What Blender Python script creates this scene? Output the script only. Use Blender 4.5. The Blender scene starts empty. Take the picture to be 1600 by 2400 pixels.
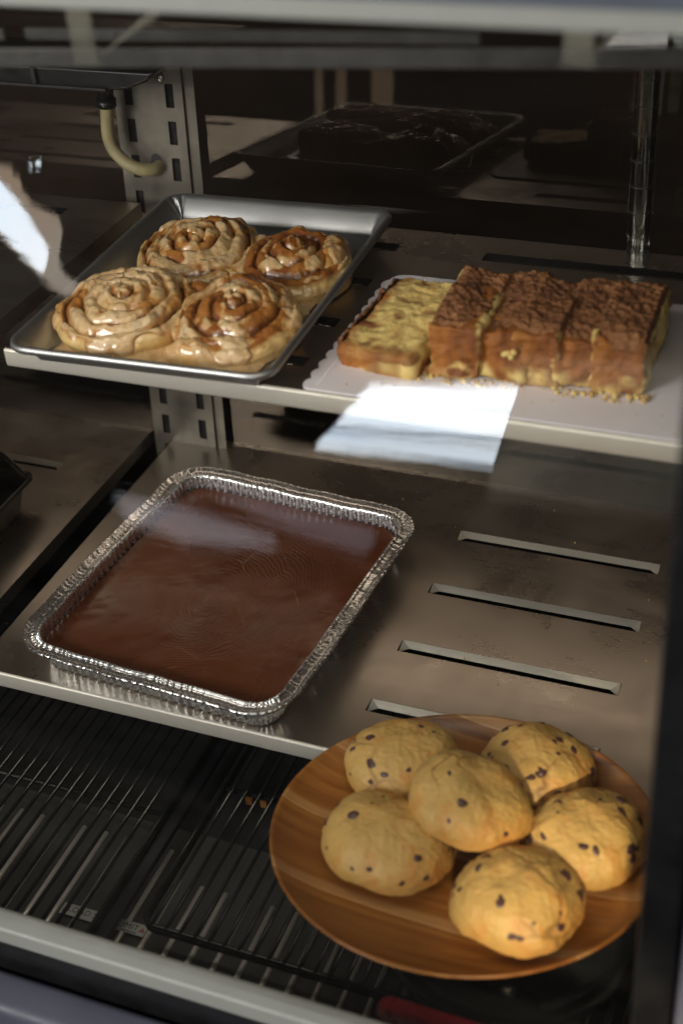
import bpy, math, random
import numpy as np
from math import sin, cos, pi, radians, sqrt
from mathutils import Vector, Matrix, noise

random.seed(7)
S = bpy.context.scene
COL = S.collection

# ------------------------------------------------------------------ helpers
def link(o, parent=None):
    COL.objects.link(o)
    if parent: o.parent = parent
    return o

def thing(name, label, cat, loc=(0, 0, 0), rz=0, group=None):
    o = bpy.data.objects.new(name, None); o.empty_display_size = .02
    o.location = loc; o.rotation_euler = (0, 0, rz)
    o['label'] = label; o['category'] = cat
    if group: o['group'] = group
    return link(o)

def tag(o, label, cat, group=None):
    o['label'] = label; o['category'] = cat
    if group: o['group'] = group
    return o

class MB:
    def __init__(s): s.v = []; s.f = []
    def add(s, v, f):
        n = len(s.v); s.v += [tuple(p) for p in v]; s.f += [tuple(i + n for i in q) for q in f]
    def box(s, x0, x1, y0, y1, z0, z1):
        s.add([(x0,y0,z0),(x1,y0,z0),(x1,y1,z0),(x0,y1,z0),(x0,y0,z1),(x1,y0,z1),(x1,y1,z1),(x0,y1,z1)],
              [(3,2,1,0),(4,5,6,7),(0,1,5,4),(1,2,6,5),(2,3,7,6),(3,0,4,7)])
    def tube(s, pts, r, n=8, cap=True):
        pts = [Vector(p) for p in pts]; rings = []
        up = None
        for i, p in enumerate(pts):
            a = pts[max(i-1, 0)]; b = pts[min(i+1, len(pts)-1)]
            t = (b - a).normalized()
            if up is None:
                up = t.orthogonal().normalized()
            else:
                up = (up - t * up.dot(t)).normalized()
            w = t.cross(up)
            rr = r[i] if isinstance(r, (list, tuple)) else r
            rings.append([p + up * (rr*cos(2*pi*k/n)) + w * (rr*sin(2*pi*k/n)) for k in range(n)])
        v = [q for R in rings for q in R]; f = []
        for i in range(len(pts)-1):
            for k in range(n):
                f.append((i*n+k, i*n+(k+1) % n, (i+1)*n+(k+1) % n, (i+1)*n+k))
        if cap:
            f.append(tuple(range(n-1, -1, -1))); f.append(tuple((len(pts)-1)*n+k for k in range(n)))
        s.add(v, f)
    def lathe(s, prof, n=96, c=(0, 0, 0)):
        v = [(c[0]+r*cos(2*pi*k/n), c[1]+r*sin(2*pi*k/n), c[2]+z) for r, z in prof for k in range(n)]
        f = [(i*n+k, i*n+(k+1) % n, (i+1)*n+(k+1) % n, (i+1)*n+k) for i in range(len(prof)-1) for k in range(n)]
        s.add(v, f)
    def build(s, name, m, parent=None, smooth=False, bevel=0, loc=None, angle=None):
        me = bpy.data.meshes.new(name); me.from_pydata(s.v, [], s.f); me.materials.append(m); me.update()
        if smooth: me.polygons.foreach_set('use_smooth', [True]*len(me.polygons))
        o = link(bpy.data.objects.new(name, me), parent)
        if bevel:
            b = o.modifiers.new('b', 'BEVEL'); b.width = bevel; b.segments = 3; b.limit_method = 'ANGLE'
            b.harden_normals = False
            me.polygons.foreach_set('use_smooth', [True]*len(me.polygons))
            w = o.modifiers.new('w', 'WEIGHTED_NORMAL')
        if angle:
            me.set_sharp_from_angle(angle=angle)
        if loc: o.location = loc
        return o

def grid_mesh(name, V, nu, nv, wrap, m, parent=None, attrs=None, mask=None, capc=None):
    """V: (nu*nv,3) rows u, columns v (wrap around v if wrap)"""
    f = []
    for i in range(nu-1):
        for j in range(nv if wrap else nv-1):
            a = i*nv+j; b = i*nv+(j+1) % nv; c = (i+1)*nv+(j+1) % nv; d = (i+1)*nv+j
            if mask is None or (mask[a] or mask[b] or mask[c] or mask[d]):
                f.append((a, b, c, d))
    me = bpy.data.meshes.new(name); me.from_pydata([tuple(p) for p in V], [], f)
    me.materials.append(m)
    if attrs:
        for k, a in attrs.items():
            at = me.attributes.new(k, 'FLOAT', 'POINT'); at.data.foreach_set('value', np.asarray(a, dtype=np.float32))
    me.polygons.foreach_set('use_smooth', [True]*len(me.polygons)); me.update()
    return link(bpy.data.objects.new(name, me), parent)

def N3(x, y, z, o=0): return noise.noise(Vector((x+o*17.3, y-o*5.1, z+o*3.7)))
def FB(x, y, z, oct=3):
    a = 0; k = 1.
    for i in range(oct):
        a += N3(x/k, y/k, z/k, i)*k if False else noise.noise(Vector((x, y, z)))*k
        x, y, z, k = x*2.03+5.1, y*2.03-3.3, z*2.03+1.7, k*.5
    return a

# ------------------------------------------------------------------ materials
class NT:
    def __init__(s, name):
        s.m = bpy.data.materials.new(name); s.m.use_nodes = True
        s.t = s.m.node_tree; s.t.nodes.clear()
        s.out = s.t.nodes.new('ShaderNodeOutputMaterial')
    def n(s, typ, **kw):
        x = s.t.nodes.new(typ)
        for k, v in kw.items():
            if k.startswith('i_'):
                x.inputs[k[2:].replace('_', ' ')].default_value = v
            else: setattr(x, k, v)
        return x
    def l(s, a, b): s.t.links.new(a, b)
    def ramp(s, fac, stops, interp='LINEAR'):
        r = s.n('ShaderNodeValToRGB'); e = r.color_ramp.elements; r.color_ramp.interpolation = interp
        e[0].position = stops[0][0]; e[0].color = (*stops[0][1], 1)
        e[1].position = stops[-1][0]; e[1].color = (*stops[-1][1], 1)
        for p, c in stops[1:-1]:
            q = e.new(p); q.color = (*c, 1)
        s.l(fac, r.inputs[0]); return r.outputs[0]
    def coord(s, scale=(1, 1, 1), rot=(0, 0, 0), loc=(0,0,0), src='Object'):
        tc = s.n('ShaderNodeTexCoord'); mp = s.n('ShaderNodeMapping')
        mp.inputs['Scale'].default_value = scale; mp.inputs['Rotation'].default_value = rot; mp.inputs['Location'].default_value = loc
        s.l(tc.outputs[src], mp.inputs[0]); return mp.outputs[0]
    def noise(s, vec, scale=5, detail=4, rough=.55, dist=0):
        x = s.n('ShaderNodeTexNoise'); x.inputs['Scale'].default_value = scale; x.inputs['Detail'].default_value = detail
        x.inputs['Roughness'].default_value = rough; x.inputs['Distortion'].default_value = dist
        s.l(vec, x.inputs['Vector']); return x.outputs['Fac']
    def vor(s, vec, scale, feature='F1', out='Distance'):
        x = s.n('ShaderNodeTexVoronoi', feature=feature); x.inputs['Scale'].default_value = scale
        s.l(vec, x.inputs['Vector']); return x.outputs[out]
    def math(s, op, a, b=None, c=None):
        x = s.n('ShaderNodeMath', operation=op)
        for i, q in enumerate((a, b, c)):
            if q is None: continue
            if isinstance(q, (int, float)): x.inputs[i].default_value = q
            else: s.l(q, x.inputs[i])
        return x.outputs[0]
    def mix(s, fac, a, b, mode='MIX'):
        x = s.n('ShaderNodeMix', data_type='RGBA', blend_type=mode)
        for i, q in ((0, fac), (6, a), (7, b)):
            if isinstance(q, (int, float)): x.inputs[i].default_value = q
            elif isinstance(q, tuple): x.inputs[i].default_value = (*q, 1)
            else: s.l(q, x.inputs[i])
        return x.outputs[2]
    def attr(s, name):
        return s.n('ShaderNodeAttribute', attribute_name=name).outputs['Fac']
    def mr(s, v, a, b, c, d):
        x = s.n('ShaderNodeMapRange'); s.l(v, x.inputs[0])
        for i, q in enumerate((a, b, c, d)): x.inputs[i+1].default_value = q
        return x.outputs[0]
    def bump(s, h, strength=.5, dist=.001, prev=None):
        x = s.n('ShaderNodeBump'); x.inputs['Strength'].default_value = strength; x.inputs['Distance'].default_value = dist
        s.l(h, x.inputs['Height'])
        if prev is not None: s.l(prev, x.inputs['Normal'])
        return x.outputs[0]
    def bsdf(s, color=(.5, .5, .5), rough=.5, metal=0, normal=None, **kw):
        b = s.n('ShaderNodeBsdfPrincipled')
        for k, q in (('Base Color', color), ('Roughness', rough), ('Metallic', metal)):
            if isinstance(q, tuple): b.inputs[k].default_value = (*q, 1)
            elif isinstance(q, (int, float)): b.inputs[k].default_value = q
            else: s.l(q, b.inputs[k])
        if normal is not None: s.l(normal, b.inputs['Normal'])
        for k, q in kw.items():
            k = k.replace('_', ' ')
            if isinstance(q, (int, float, tuple)): b.inputs[k].default_value = q
            else: s.l(q, b.inputs[k])
        s.l(b.outputs[0], s.out.inputs[0]); return b

def simple(name, col, rough=.5, metal=0, var=.15, scale=40, bump=.0, bscale=300, **kw):
    t = NT(name); c = t.coord()
    n = t.noise(c, scale, 5)
    lo = tuple(x*(1-var) for x in col); hi = tuple(min(1, x*(1+var)) for x in col)
    color = t.ramp(n, [(.3, lo), (.7, hi)])
    n2 = t.noise(c, scale*3.1, 4)
    r = t.mr(n2, .3, .7, max(.02, rough*.82), min(1, rough*1.18))
    nm = t.bump(t.noise(c, bscale, 3), bump, .001) if bump else None
    t.bsdf(color, r, metal, nm, **kw)
    return t.m

def brushed(name, col, rough=.3, axis=0, dirt=.25, streak=.12, bstr=.12, metal=1.0):
    t = NT(name)
    sc = [260, 260, 260]; sc[axis] = 3.0
    c = t.coord(tuple(sc)); c2 = t.coord()
    br = t.noise(c, 1.0, 3, .6)
    big = t.noise(c2, 9, 5, .65, .6)
    fine = t.noise(c2, 90, 4, .6)
    sc2 = [70, 70, 70]; sc2[axis] = 6
    sm = t.noise(t.coord(tuple(sc2), rot=(0, 0, .12)), 1.0, 2, .5)
    base = t.mix(t.mr(big, .35, .7, 0, dirt), col, tuple(x*.55 for x in col))
    base = t.mix(t.mr(fine, .62, .8, 0, dirt*.6), base, tuple(x*.6 for x in col))
    r = t.math('ADD', t.mr(br, .3, .7, rough-streak*.5, rough+streak*.5), t.mr(big, .3, .7, -.05, .12))
    r = t.math('ADD', r, t.mr(sm, .4, .75, 0, .02))
    nm = t.bump(br, bstr, .0003) if bstr > .05 else None
    nm = t.bump(t.noise(c2, 5, 1, .4), .03, .004, nm)
    t.bsdf(base, r, metal, nm, Anisotropic=.3)
    return t.m

M = {}
M['steel'] = brushed('shelf_steel', (.56, .51, .45), .27, 0, dirt=.03, streak=.03, metal=.97, bstr=.02)
M['steel_lip'] = brushed('shelf_lip_steel', (.76, .73, .65), .45, 0, dirt=.2, metal=.4)
M['steel_up'] = simple('upright_steel_plate', (.105, .095, .078), .42, .3, .38, 22, bump=.15, bscale=160)
M['floor_steel'] = brushed('floor_steel', (.10, .10, .095), .40, 1, dirt=.3, metal=.5)
M['alu'] = brushed('sheet_pan_aluminium', (.43, .44, .45), .38, 0, dirt=.2, streak=.08, metal=.9)
M['black'] = simple('black_enamel', (.008, .008, .009), .35, 0, .4)
M['black_dull'] = simple('black_plastic_dull', (.012, .012, .013), .55, 0, .4, bump=.1)
M['strip'] = simple('dark_grey_strip', (.016, .016, .0175), .55, 0, .5, 60, bump=.3)
M['wire'] = simple('wire_coating', (.010, .011, .010), .15, 0, .3)
M['rail'] = simple('rail_beige_enamel', (.31, .32, .295), .45, 0, .06, 25, bump=.05)
M['sill'] = simple('sill_bluish_paint', (.085, .09, .125), .5, 0, .1, 20, bump=.05)
M['trimdark'] = simple('trim_grey_blue', (.10, .115, .15), .5, 0, .1, 20)
M['board'] = simple('cake_board_paper', (.80, .77, .82), .55, 0, .03, 30, bump=.15, bscale=500)
M['white'] = simple('sticker_white', (.62, .64, .62), .5, 0, .03)
M['pink'] = simple('sticker_pink', (.55, .18, .25), .5, 0, .05)
M['ink'] = simple('sticker_ink', (.05, .05, .06), .6, 0, .05)
M['red'] = simple('dark_red_plastic', (.09, .002, .004), .3, 0, .1)
M['greyink'] = simple('tag_grey_print', (.16, .10, .11), .5, 0, .1)
M['hose'] = simple('rubber_hose_yellowed', (.30, .26, .14), .38, 0, .2, 60, Subsurface_Weight=.2, Subsurface_Radius=(.004, .003, .001))
M['screw'] = simple('screw_metal', (.5, .47, .42), .3, 1, .2)
M['bowl'] = simple('dark_glazed_stand', (.015, .016, .016), .12, 0, .2)
M['wall'] = simple('room_wall_paint', (.35, .33, .30), .8, 0, .1, 3)
M['darkwall'] = simple('dark_room', (.09, .065, .05), .7, 0, .4, 3)

def foil():
    t = NT('aluminium_foil'); c = t.coord()
    a = t.vor(c, 95, 'F1'); b = t.noise(c, 45, 3, .6, .8)
    d = t.noise(c, 420, 3, .6)
    nm = t.bump(t.math('ADD', a, t.math('MULTIPLY', b, 1.4)), .09, .0022)
    nm = t.bump(d, .08, .0005, nm)
    col = t.ramp(b, [(.3, (.66, .67, .68)), (.7, (.84, .85, .86))])
    t.bsdf(col, t.mr(d, .3, .7, .16, .32), .96, nm)
    return t.m
M['foil'] = foil()
M['dark_floor'] = simple('dark_floor', (.006, .0055, .005), .8)
M['slot_shade'] = simple('slot_shade_black', (.0015, .0015, .0015), .9)  # shade behind the upright's slots, put into the colour
M['rib'] = simple('floor_rib_glint', (.85, .83, .78), .35, .25, .1)  # pale colour paints in the light caught along the floor corrugations
M['louvre_shaded'] = simple('louvre_steel_shaded', (.018, .018, .018), .3, .4, .2)  # same steel, with the upper flaps' shade put into the colour
M['louvre'] = brushed('louvre_steel', (.40, .39, .35), .45, 0, dirt=.2, metal=.6)

def chocolate():
    t = NT('chocolate_frosting'); c = t.coord()
    # swirl marks left by a spatula: distorted rings round a point
    tc = t.coord(loc=(-.010, .0, 0), scale=(1, .8, 1))
    w = t.n('ShaderNodeTexWave', wave_type='RINGS', rings_direction='Z')
    w.inputs['Scale'].default_value = 85; w.inputs['Distortion'].default_value = 5; w.inputs['Detail'].default_value = 5
    w.inputs['Detail Scale'].default_value = 1.6; w.inputs['Detail Roughness'].default_value = .68
    wv = t.n('ShaderNodeTexNoise'); wv.inputs['Scale'].default_value = 17; wv.inputs['Detail'].default_value = 2; t.l(tc, wv.inputs['Vector'])
    va = t.n('ShaderNodeVectorMath', operation='MULTIPLY_ADD'); t.l(wv.outputs['Color'], va.inputs[0]); va.inputs[1].default_value = (.032, .032, 0); t.l(tc, va.inputs[2])
    t.l(va.outputs[0], w.inputs['Vector'])
    ln = t.n('ShaderNodeVectorMath', operation='LENGTH'); t.l(tc, ln.inputs[0])
    m1 = t.mr(ln.outputs['Value'], .012, .045, .2, 1); m2 = t.mr(ln.outputs['Value'], .065, .12, 1, .03)
    mask = t.math('MULTIPLY', t.math('MULTIPLY', m1, m2), t.mr(t.noise(c, 14, 3), .38, .62, .15, 1))
    h = t.math('MULTIPLY', w.outputs['Fac'], mask)
    n1 = t.noise(c, 26, 4, .5, .5); n2 = t.noise(c, 9, 3, .5, 1.0); n3 = t.noise(c, 180, 4, .65, .3)
    hh = t.math('ADD', t.math('MULTIPLY', h, .13), t.math('ADD', t.math('MULTIPLY', n1, .35), t.math('MULTIPLY', n2, 1.6)))
    nm = t.bump(hh, .42, .0028)
    nm = t.bump(n3, .04, .0008, nm)
    # hair cracks
    cr = t.vor(t.coord((1, 1, 1)), 22, 'DISTANCE_TO_EDGE'); gate = t.mr(t.noise(c, 30, 2), .60, .66, 0, 1)
    crm = t.math('MULTIPLY', t.mr(cr, 0, .018, 1, 0), gate)
    col = t.ramp(n2, [(.3, (.080, .020, .0055)), (.7, (.120, .033, .0090))])
    col = t.mix(t.math('MULTIPLY', crm, .5), col, (.30, .17, .07))
    t.bsdf(col, t.mr(n2, .3, .7, .17, .34), 0, nm, Specular_IOR_Level=.6)
    return t.m
M['choc'] = chocolate()

def dough():
    t = NT('cinnamon_roll_dough'); c = t.coord()
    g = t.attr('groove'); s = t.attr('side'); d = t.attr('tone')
    n = t.noise(c, 55, 5, .6, .4); n2 = t.noise(c, 160, 4, .6)
    top = t.ramp(t.math('ADD', n, t.math('MULTIPLY', d, .35)), [(.28, (.64, .36, .12)), (.50, (.50, .22, .052)), (.80, (.28, .09, .019))])
    side = t.ramp(n, [(.3, (.80, .60, .28)), (.55, (.74, .50, .19)), (.8, (.50, .22, .055))])
    col = t.mix(s, top, side)
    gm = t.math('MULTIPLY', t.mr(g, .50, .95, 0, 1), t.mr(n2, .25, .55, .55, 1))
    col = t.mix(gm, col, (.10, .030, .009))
    sp = t.mr(t.noise(c, 230, 2, .5), .66, .74, 0, .7)
    col = t.mix(sp, col, (.14, .045, .012))
    nm = t.bump(n2, .35, .0015); nm = t.bump(n, .4, .004, nm)
    t.bsdf(col, t.mr(n, .3, .7, .22, .45), 0, nm, Subsurface_Weight=.12, Subsurface_Radius=(.010, .005, .002), Subsurface_Scale=.6,
           Coat_Weight=.9, Coat_Roughness=.07)
    return t.m
M['dough'] = dough()

def icing():
    t = NT('cream_icing'); c = t.coord()
    n = t.noise(c, 45, 4, .55, .3); n2 = t.noise(c, 190, 3, .5); n3 = t.noise(c, 110, 5, .6, .6)
    col = t.ramp(n, [(.25, (.60, .39, .17)), (.5, (.71, .51, .27)), (.8, (.80, .64, .41))])
    th = t.math('ADD', t.attr('thick'), t.mr(n3, .3, .7, -.3, .3))
    col = t.mix(t.mr(th, .0, 1.05, .9, 0), col, (.52, .25, .070))
    sp = t.mr(n2, .70, .76, 0, .75)
    col = t.mix(sp, col, (.26, .10, .03))
    nm = t.bump(n3, .7, .003); nm = t.bump(n2, .18, .001, nm)
    t.bsdf(col, t.mr(n, .3, .7, .10, .22), 0, nm, Subsurface_Weight=.22, Subsurface_Radius=(.008, .005, .003), Subsurface_Scale=.6,
           Coat_Weight=1.0, Coat_Roughness=.03)
    return t.m
M['icing'] = icing()

def cookie():
    t = NT('cookie_dough'); c = t.coord()
    g = t.attr('crack'); h = t.attr('edge')
    n = t.noise(c, 26, 5, .6, .3); n2 = t.noise(c, 140, 5, .65); n3 = t.noise(c, 400, 3)
    col = t.ramp(n, [(.28, (.56, .375, .120)), (.50, (.64, .405, .125)), (.72, (.60, .25, .050))])
    col = t.mix(t.mr(n2, .55, .8, 0, .35), col, (.50, .25, .06))
    col = t.mix(t.mr(h, .3, 1, 0, .55), col, (.50, .24, .05))
    col = t.mix(g, col, (.22, .105, .03))
    nm = t.bump(n2, .20, .0016); nm = t.bump(n3, .2, .0006, nm)
    t.bsdf(col, .52, 0, nm, Subsurface_Weight=.10, Subsurface_Radius=(.008, .004, .0015), Subsurface_Scale=.6)
    return t.m
M['cookie'] = cookie()
M['chip'] = simple('chocolate_chip', (.085, .038, .036), .35, 0, .3)

def crumbtop():
    t = NT('cinnamon_crumb_topping'); c = t.coord()
    n = t.noise(c, 34, 6, .7, .5); n2 = t.noise(c, 240, 5, .7); v = t.vor(c, 150)
    col = t.ramp(n, [(.25, (.10, .034, .012)), (.45, (.20, .078, .028)), (.60, (.30, .130, .048)), (.76, (.48, .23, .065))])
    col = t.mix(t.mr(n2, .55, .75, 0, .6), col, (.11, .035, .012))
    nm = t.bump(v, .8, .004); nm = t.bump(n2, .7, .002, nm)
    t.bsdf(col, .75, 0, nm)
    return t.m
M['crumbtop'] = crumbtop()

def crust():
    t = NT('baked_cake_crust'); c = t.coord()
    a = t.attr('cut')     # 0 golden crust, 1 cut crumb
    n = t.noise(c, 22, 5, .6, .4); n2 = t.noise(c, 190, 5, .7); n3 = t.noise(c, 70, 5, .65, .5)
    cr = t.ramp(n, [(.25, (.50, .215, .040)), (.48, (.36, .125, .020)), (.72, (.17, .046, .010))])
    cu = t.ramp(n3, [(.25, (.86, .68, .27)), (.6, (.80, .58, .20)), (.72, (.40, .18, .045))])
    cu = t.mix(t.mr(n2, .55, .8, 0, .4), cu, (.50, .30, .08))
    sw = t.attr('swirl')
    cu = t.mix(sw, cu, (.24, .085, .026))
    col = t.mix(a, cr, cu)
    nm = t.bump(n2, .6, .002); nm = t.bump(n3, .5, .004, nm)
    t.bsdf(col, .62, 0, nm, Subsurface_Weight=.08, Subsurface_Radius=(.006, .003, .001), Subsurface_Scale=.5)
    return t.m
M['crust'] = crust()

def wood():
    t = NT('acacia_wood')
    tc = t.n('ShaderNodeTexCoord')
    mp = t.n('ShaderNodeMapping'); mp.inputs['Rotation'].default_value = (0, 0, radians(14))
    t.l(tc.outputs['Object'], mp.inputs[0])
    sx = t.n('ShaderNodeSeparateXYZ'); t.l(mp.outputs[0], sx.inputs[0])
    pl = t.math('FLOOR', t.math('DIVIDE', t.math('ADD', sx.outputs['Y'], 1.012), .034))
    wn = t.n('ShaderNodeTexWhiteNoise', noise_dimensions='1D'); t.l(pl, wn.inputs['W'])
    cx = t.n('ShaderNodeCombineXYZ')
    t.l(t.math('MULTIPLY', sx.outputs['X'], 5), cx.inputs[0]); t.l(t.math('MULTIPLY', sx.outputs['Y'], 85), cx.inputs[1])
    t.l(t.math('MULTIPLY', pl, 7.3), cx.inputs[2])
    g = t.noise(cx.outputs[0], 1.0, 5, .6, .8)
    g2 = t.noise(t.coord((9, 200, 60)), 1.0, 3, .6)
    col = t.ramp(g, [(.25, (.22, .075, .014)), (.5, (.34, .130, .024)), (.72, (.46, .21, .045)), (.85, (.15, .048, .010))])
    tone = t.ramp(wn.outputs['Value'], [(0, (.62, .55, .50)), (.5, (.9, .88, .85)), (1, (1.15, 1.2, 1.25))])
    col = t.mix(1.0, col, tone, 'MULTIPLY')
    # pale sapwood seams
    fy = t.math('FRACT', t.math('DIVIDE', t.math('ADD', sx.outputs['Y'], 1.034), .068))
    seam = t.math('MULTIPLY', t.mr(fy, .0, .03, 1, .5), t.mr(fy, .10, .17, 1, 0))
    col = t.mix(t.math('MULTIPLY', seam, .85), col, (.60, .36, .15))
    col = t.mix(t.mr(g2, .55, .8, 0, .35), col, (.16, .05, .012))
    t.bsdf(col, t.mr(g, .3, .7, .30, .42), 0, t.bump(g, .12, .001), Coat_Weight=.15, Coat_Roughness=.25)
    return t.m
M['wood'] = wood()

def pane(name, tint, refl, rough=0.0, streak=0.0, gcol=(1, 1, 1)):
    """thin glass: see-through sheet with a mirror share that rises towards grazing angles"""
    t = NT(name)
    tr = t.n('ShaderNodeBsdfTransparent'); tr.inputs[0].default_value = (*tint, 1)
    gl = t.n('ShaderNodeBsdfGlossy'); gl.inputs['Roughness'].default_value = rough
    gl.inputs[0].default_value = (*gcol, 1)
    fr = t.n('ShaderNodeFresnel'); fr.inputs['IOR'].default_value = 1.5
    f = t.math('MULTIPLY', fr.outputs[0], refl)
    f = t.math('MINIMUM', f, 1.0)
    mx = t.n('ShaderNodeMixShader'); t.l(f, mx.inputs[0]); t.l(tr.outputs[0], mx.inputs[1]); t.l(gl.outputs[0], mx.inputs[2])
    if streak:
        c = t.coord((1.2, 1, 60)); n = t.noise(c, 3.0, 4, .6)
        b = t.bump(n, streak, .0006); t.l(b, gl.inputs['Normal'])
        # faint smear film on the glass
        df = t.n('ShaderNodeBsdfDiffuse'); df.inputs[0].default_value = (.75, .74, .72, 1)
        m2 = t.n('ShaderNodeMixShader')
        t.l(t.mr(t.noise(t.coord((1.5, 1, 9), rot=(0, .25, 0)), 3.0, 4, .6), .45, .78, .0, .006), m2.inputs[0])
        t.l(mx.outputs[0], m2.inputs[1]); t.l(df.outputs[0], m2.inputs[2]); t.l(m2.outputs[0], t.out.inputs[0])
    else:
        t.l(mx.outputs[0], t.out.inputs[0])
    return t.m
M['glass_front'] = pane('front_glass', (.98, .98, .97), 1.8, .0, .05)
M['glass_rear'] = pane('rear_glass', (.40, .37, .34), .75, .018, 0, (1, .86, .72))
M['acrylic'] = pane('clear_acrylic', (.90, .92, .92), 2.4, .03)
def frosted():
    t = NT('scuffed_acrylic'); c = t.coord()
    tr = t.n('ShaderNodeBsdfTransparent'); tr.inputs[0].default_value = (.88, .9, .88, 1)
    b = t.n('ShaderNodeBsdfPrincipled'); b.inputs['Base Color'].default_value = (.085, .085, .075, 1); b.inputs['Roughness'].default_value = .35
    mx = t.n('ShaderNodeMixShader'); t.l(t.mr(t.noise(c, 90, 4), .3, .7, .22, .45), mx.inputs[0])
    t.l(tr.outputs[0], mx.inputs[1]); t.l(b.outputs[0], mx.inputs[2]); t.l(mx.outputs[0], t.out.inputs[0])
    return t.m
M['frosted'] = frosted()

def glow(name, c1, c2, strength, scale=(1, 1, 1), stops=(.4, .6)):
    t = NT(name); c = t.coord(scale)
    n = t.noise(c, 4, 3, .5)
    e = t.n('ShaderNodeEmission'); e.inputs['Strength'].default_value = strength
    t.l(t.ramp(n, [(stops[0], c1), (stops[1], c2)]), e.inputs[0]); t.l(e.outputs[0], t.out.inputs[0]); return t.m
M['bright_glow'] = glow('mirror_glow_bright', (.80, .90, 1.0), (.95, .98, 1.0), 12)  # emission for added shapes mirrored in the front glass
M['low_glow'] = glow('mirror_glow_low', (.74, .86, 1.0), (.86, .94, 1.0), 9.5, (1, 1, 8))
M['warm_glow'] = glow('mirror_glow_warm', (.80, .60, .44), (.85, .74, .62), 3.4)
M['bar_glow'] = glow('card_bar', (.42, .50, .66), (.5, .6, .75), 2.5)
M['dim_light'] = glow('band_glow', (.75, .78, .9), (.9, .85, .9), 1.5, (1, 1, 6))  # glow of the added cards behind the bands on the cake
M['blue_glow'] = glow('blue_sheet', (.30, .5, .75), (.6, .75, .9), 6.0)
M['stripe_glow'] = glow('stripe_glow_beige', (.45, .36, .27), (.55, .46, .36), 3.2, (1, 1, 3))  # glow of the added strips mirrored in the rear glass
M['dim_light2'] = glow('band_glow_dim', (.6, .62, .75), (.75, .7, .8), .9, (1, 1, 6))
M['room_haze'] = glow('haze_glow', (.30, .27, .20), (.55, .52, .42), .9, (1, 1, 2))  # glow of the card that adds haze to the front glass

# ------------------------------------------------------------------ constants (metres)
H = .307                       # upper shelf height
SH = [(.0564, .0733), (.1415, .1584), (.2325, .2494), (.3246, .3415)]

# ------------------------------------------------------------------ shelves
def make_shelf(name, label, x0, x1, y0, y1, z, slots, lip=.018, lm='louvre', group='stainless steel shelves of the display case'):
    """slots: list of (xa, xb, ya, yb)"""
    t = thing(name, label, 'shelf', (0, 0, 0), 0, group)
    xs = sorted(set([x0, x1] + [a for s in slots for a in s[:2]] + [a+(b-a)*k for s in slots for a, b in [s[:2]] for k in ()]))
    ys = sorted(set([y0+.0025, y1] + [a for s in slots for a in s[2:]]))
    m = MB()
    for i in range(len(xs)-1):
        for j in range(len(ys)-1):
            cx = (xs[i]+xs[i+1])/2; cy = (ys[j]+ys[j+1])/2
            if any(s[0] < cx < s[1] and s[2] < cy < s[3] for s in slots): continue
            m.add([(xs[i], ys[j], z), (xs[i+1], ys[j], z), (xs[i+1], ys[j+1], z), (xs[i], ys[j+1], z)], [(0, 1, 2, 3)])
    # side and rear flanges turned down
    for xx in (x0, x1):
        m.add([(xx, y0+.003, z), (xx, y1, z), (xx, y1, z-.016), (xx, y0+.003, z-.016)], [(0, 1, 2, 3)])
    m.add([(x0, y1, z), (x1, y1, z), (x1, y1, z-.016), (x0, y1, z-.016)], [(0, 1, 2, 3)])
    p = m.build('shelf_plate', M['steel'], t)
    so = p.modifiers.new('s', 'SOLIDIFY'); so.thickness = .0011; so.offset = -1
    # rounded front lip
    prof = [(y0+.0025, z)] + [(y0+.0025-.0025*sin(a), z-.0025+.0025*cos(a)) for a in np.linspace(.2, pi/2, 6)] + \
           [(y0, z-lip+.002), (y0+.001, z-lip), (y0+.012, z-lip-.0005)]
    m = MB(); n = 60
    V = [(x0+(x1-x0)*k/n, a+.0004*N3(k*.7, 1, z*9), b) for a, b in prof for k in range(n+1)]
    f = [(i*(n+1)+k, i*(n+1)+k+1, (i+1)*(n+1)+k+1, (i+1)*(n+1)+k) for i in range(len(prof)-1) for k in range(n)]
    m.add(V, f); m.build('front_lip', M['steel_lip'], t, True)
    # louvre flap bent down from the far edge of every slot
    for xa, xb, ya, yb in slots:
        m = MB()
        d = .0042
        m.add([(xa+.001, yb-.0003, z-.0004), (xb-.001, yb-.0003, z-.0004), (xb-.009, ya+.0100, z-d), (xa+.009, ya+.0100, z-d)], [(0, 1, 2, 3)])
        m.add([(xa+.0005, yb-.0005, z-.0004), (xa+.009, ya+.0100, z-d), (xa+.0005, ya+.002, z-.004)], [(0, 1, 2)])
        m.add([(xb-.0005, yb-.0005, z-.0004), (xb-.009, ya+.0100, z-d), (xb-.0005, ya+.002, z-.004)], [(0, 2, 1)])
        o = m.build('louvre', M[lm], t)
        so = o.modifiers.new('s', 'SOLIDIFY'); so.thickness = .0009
    return t

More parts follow.
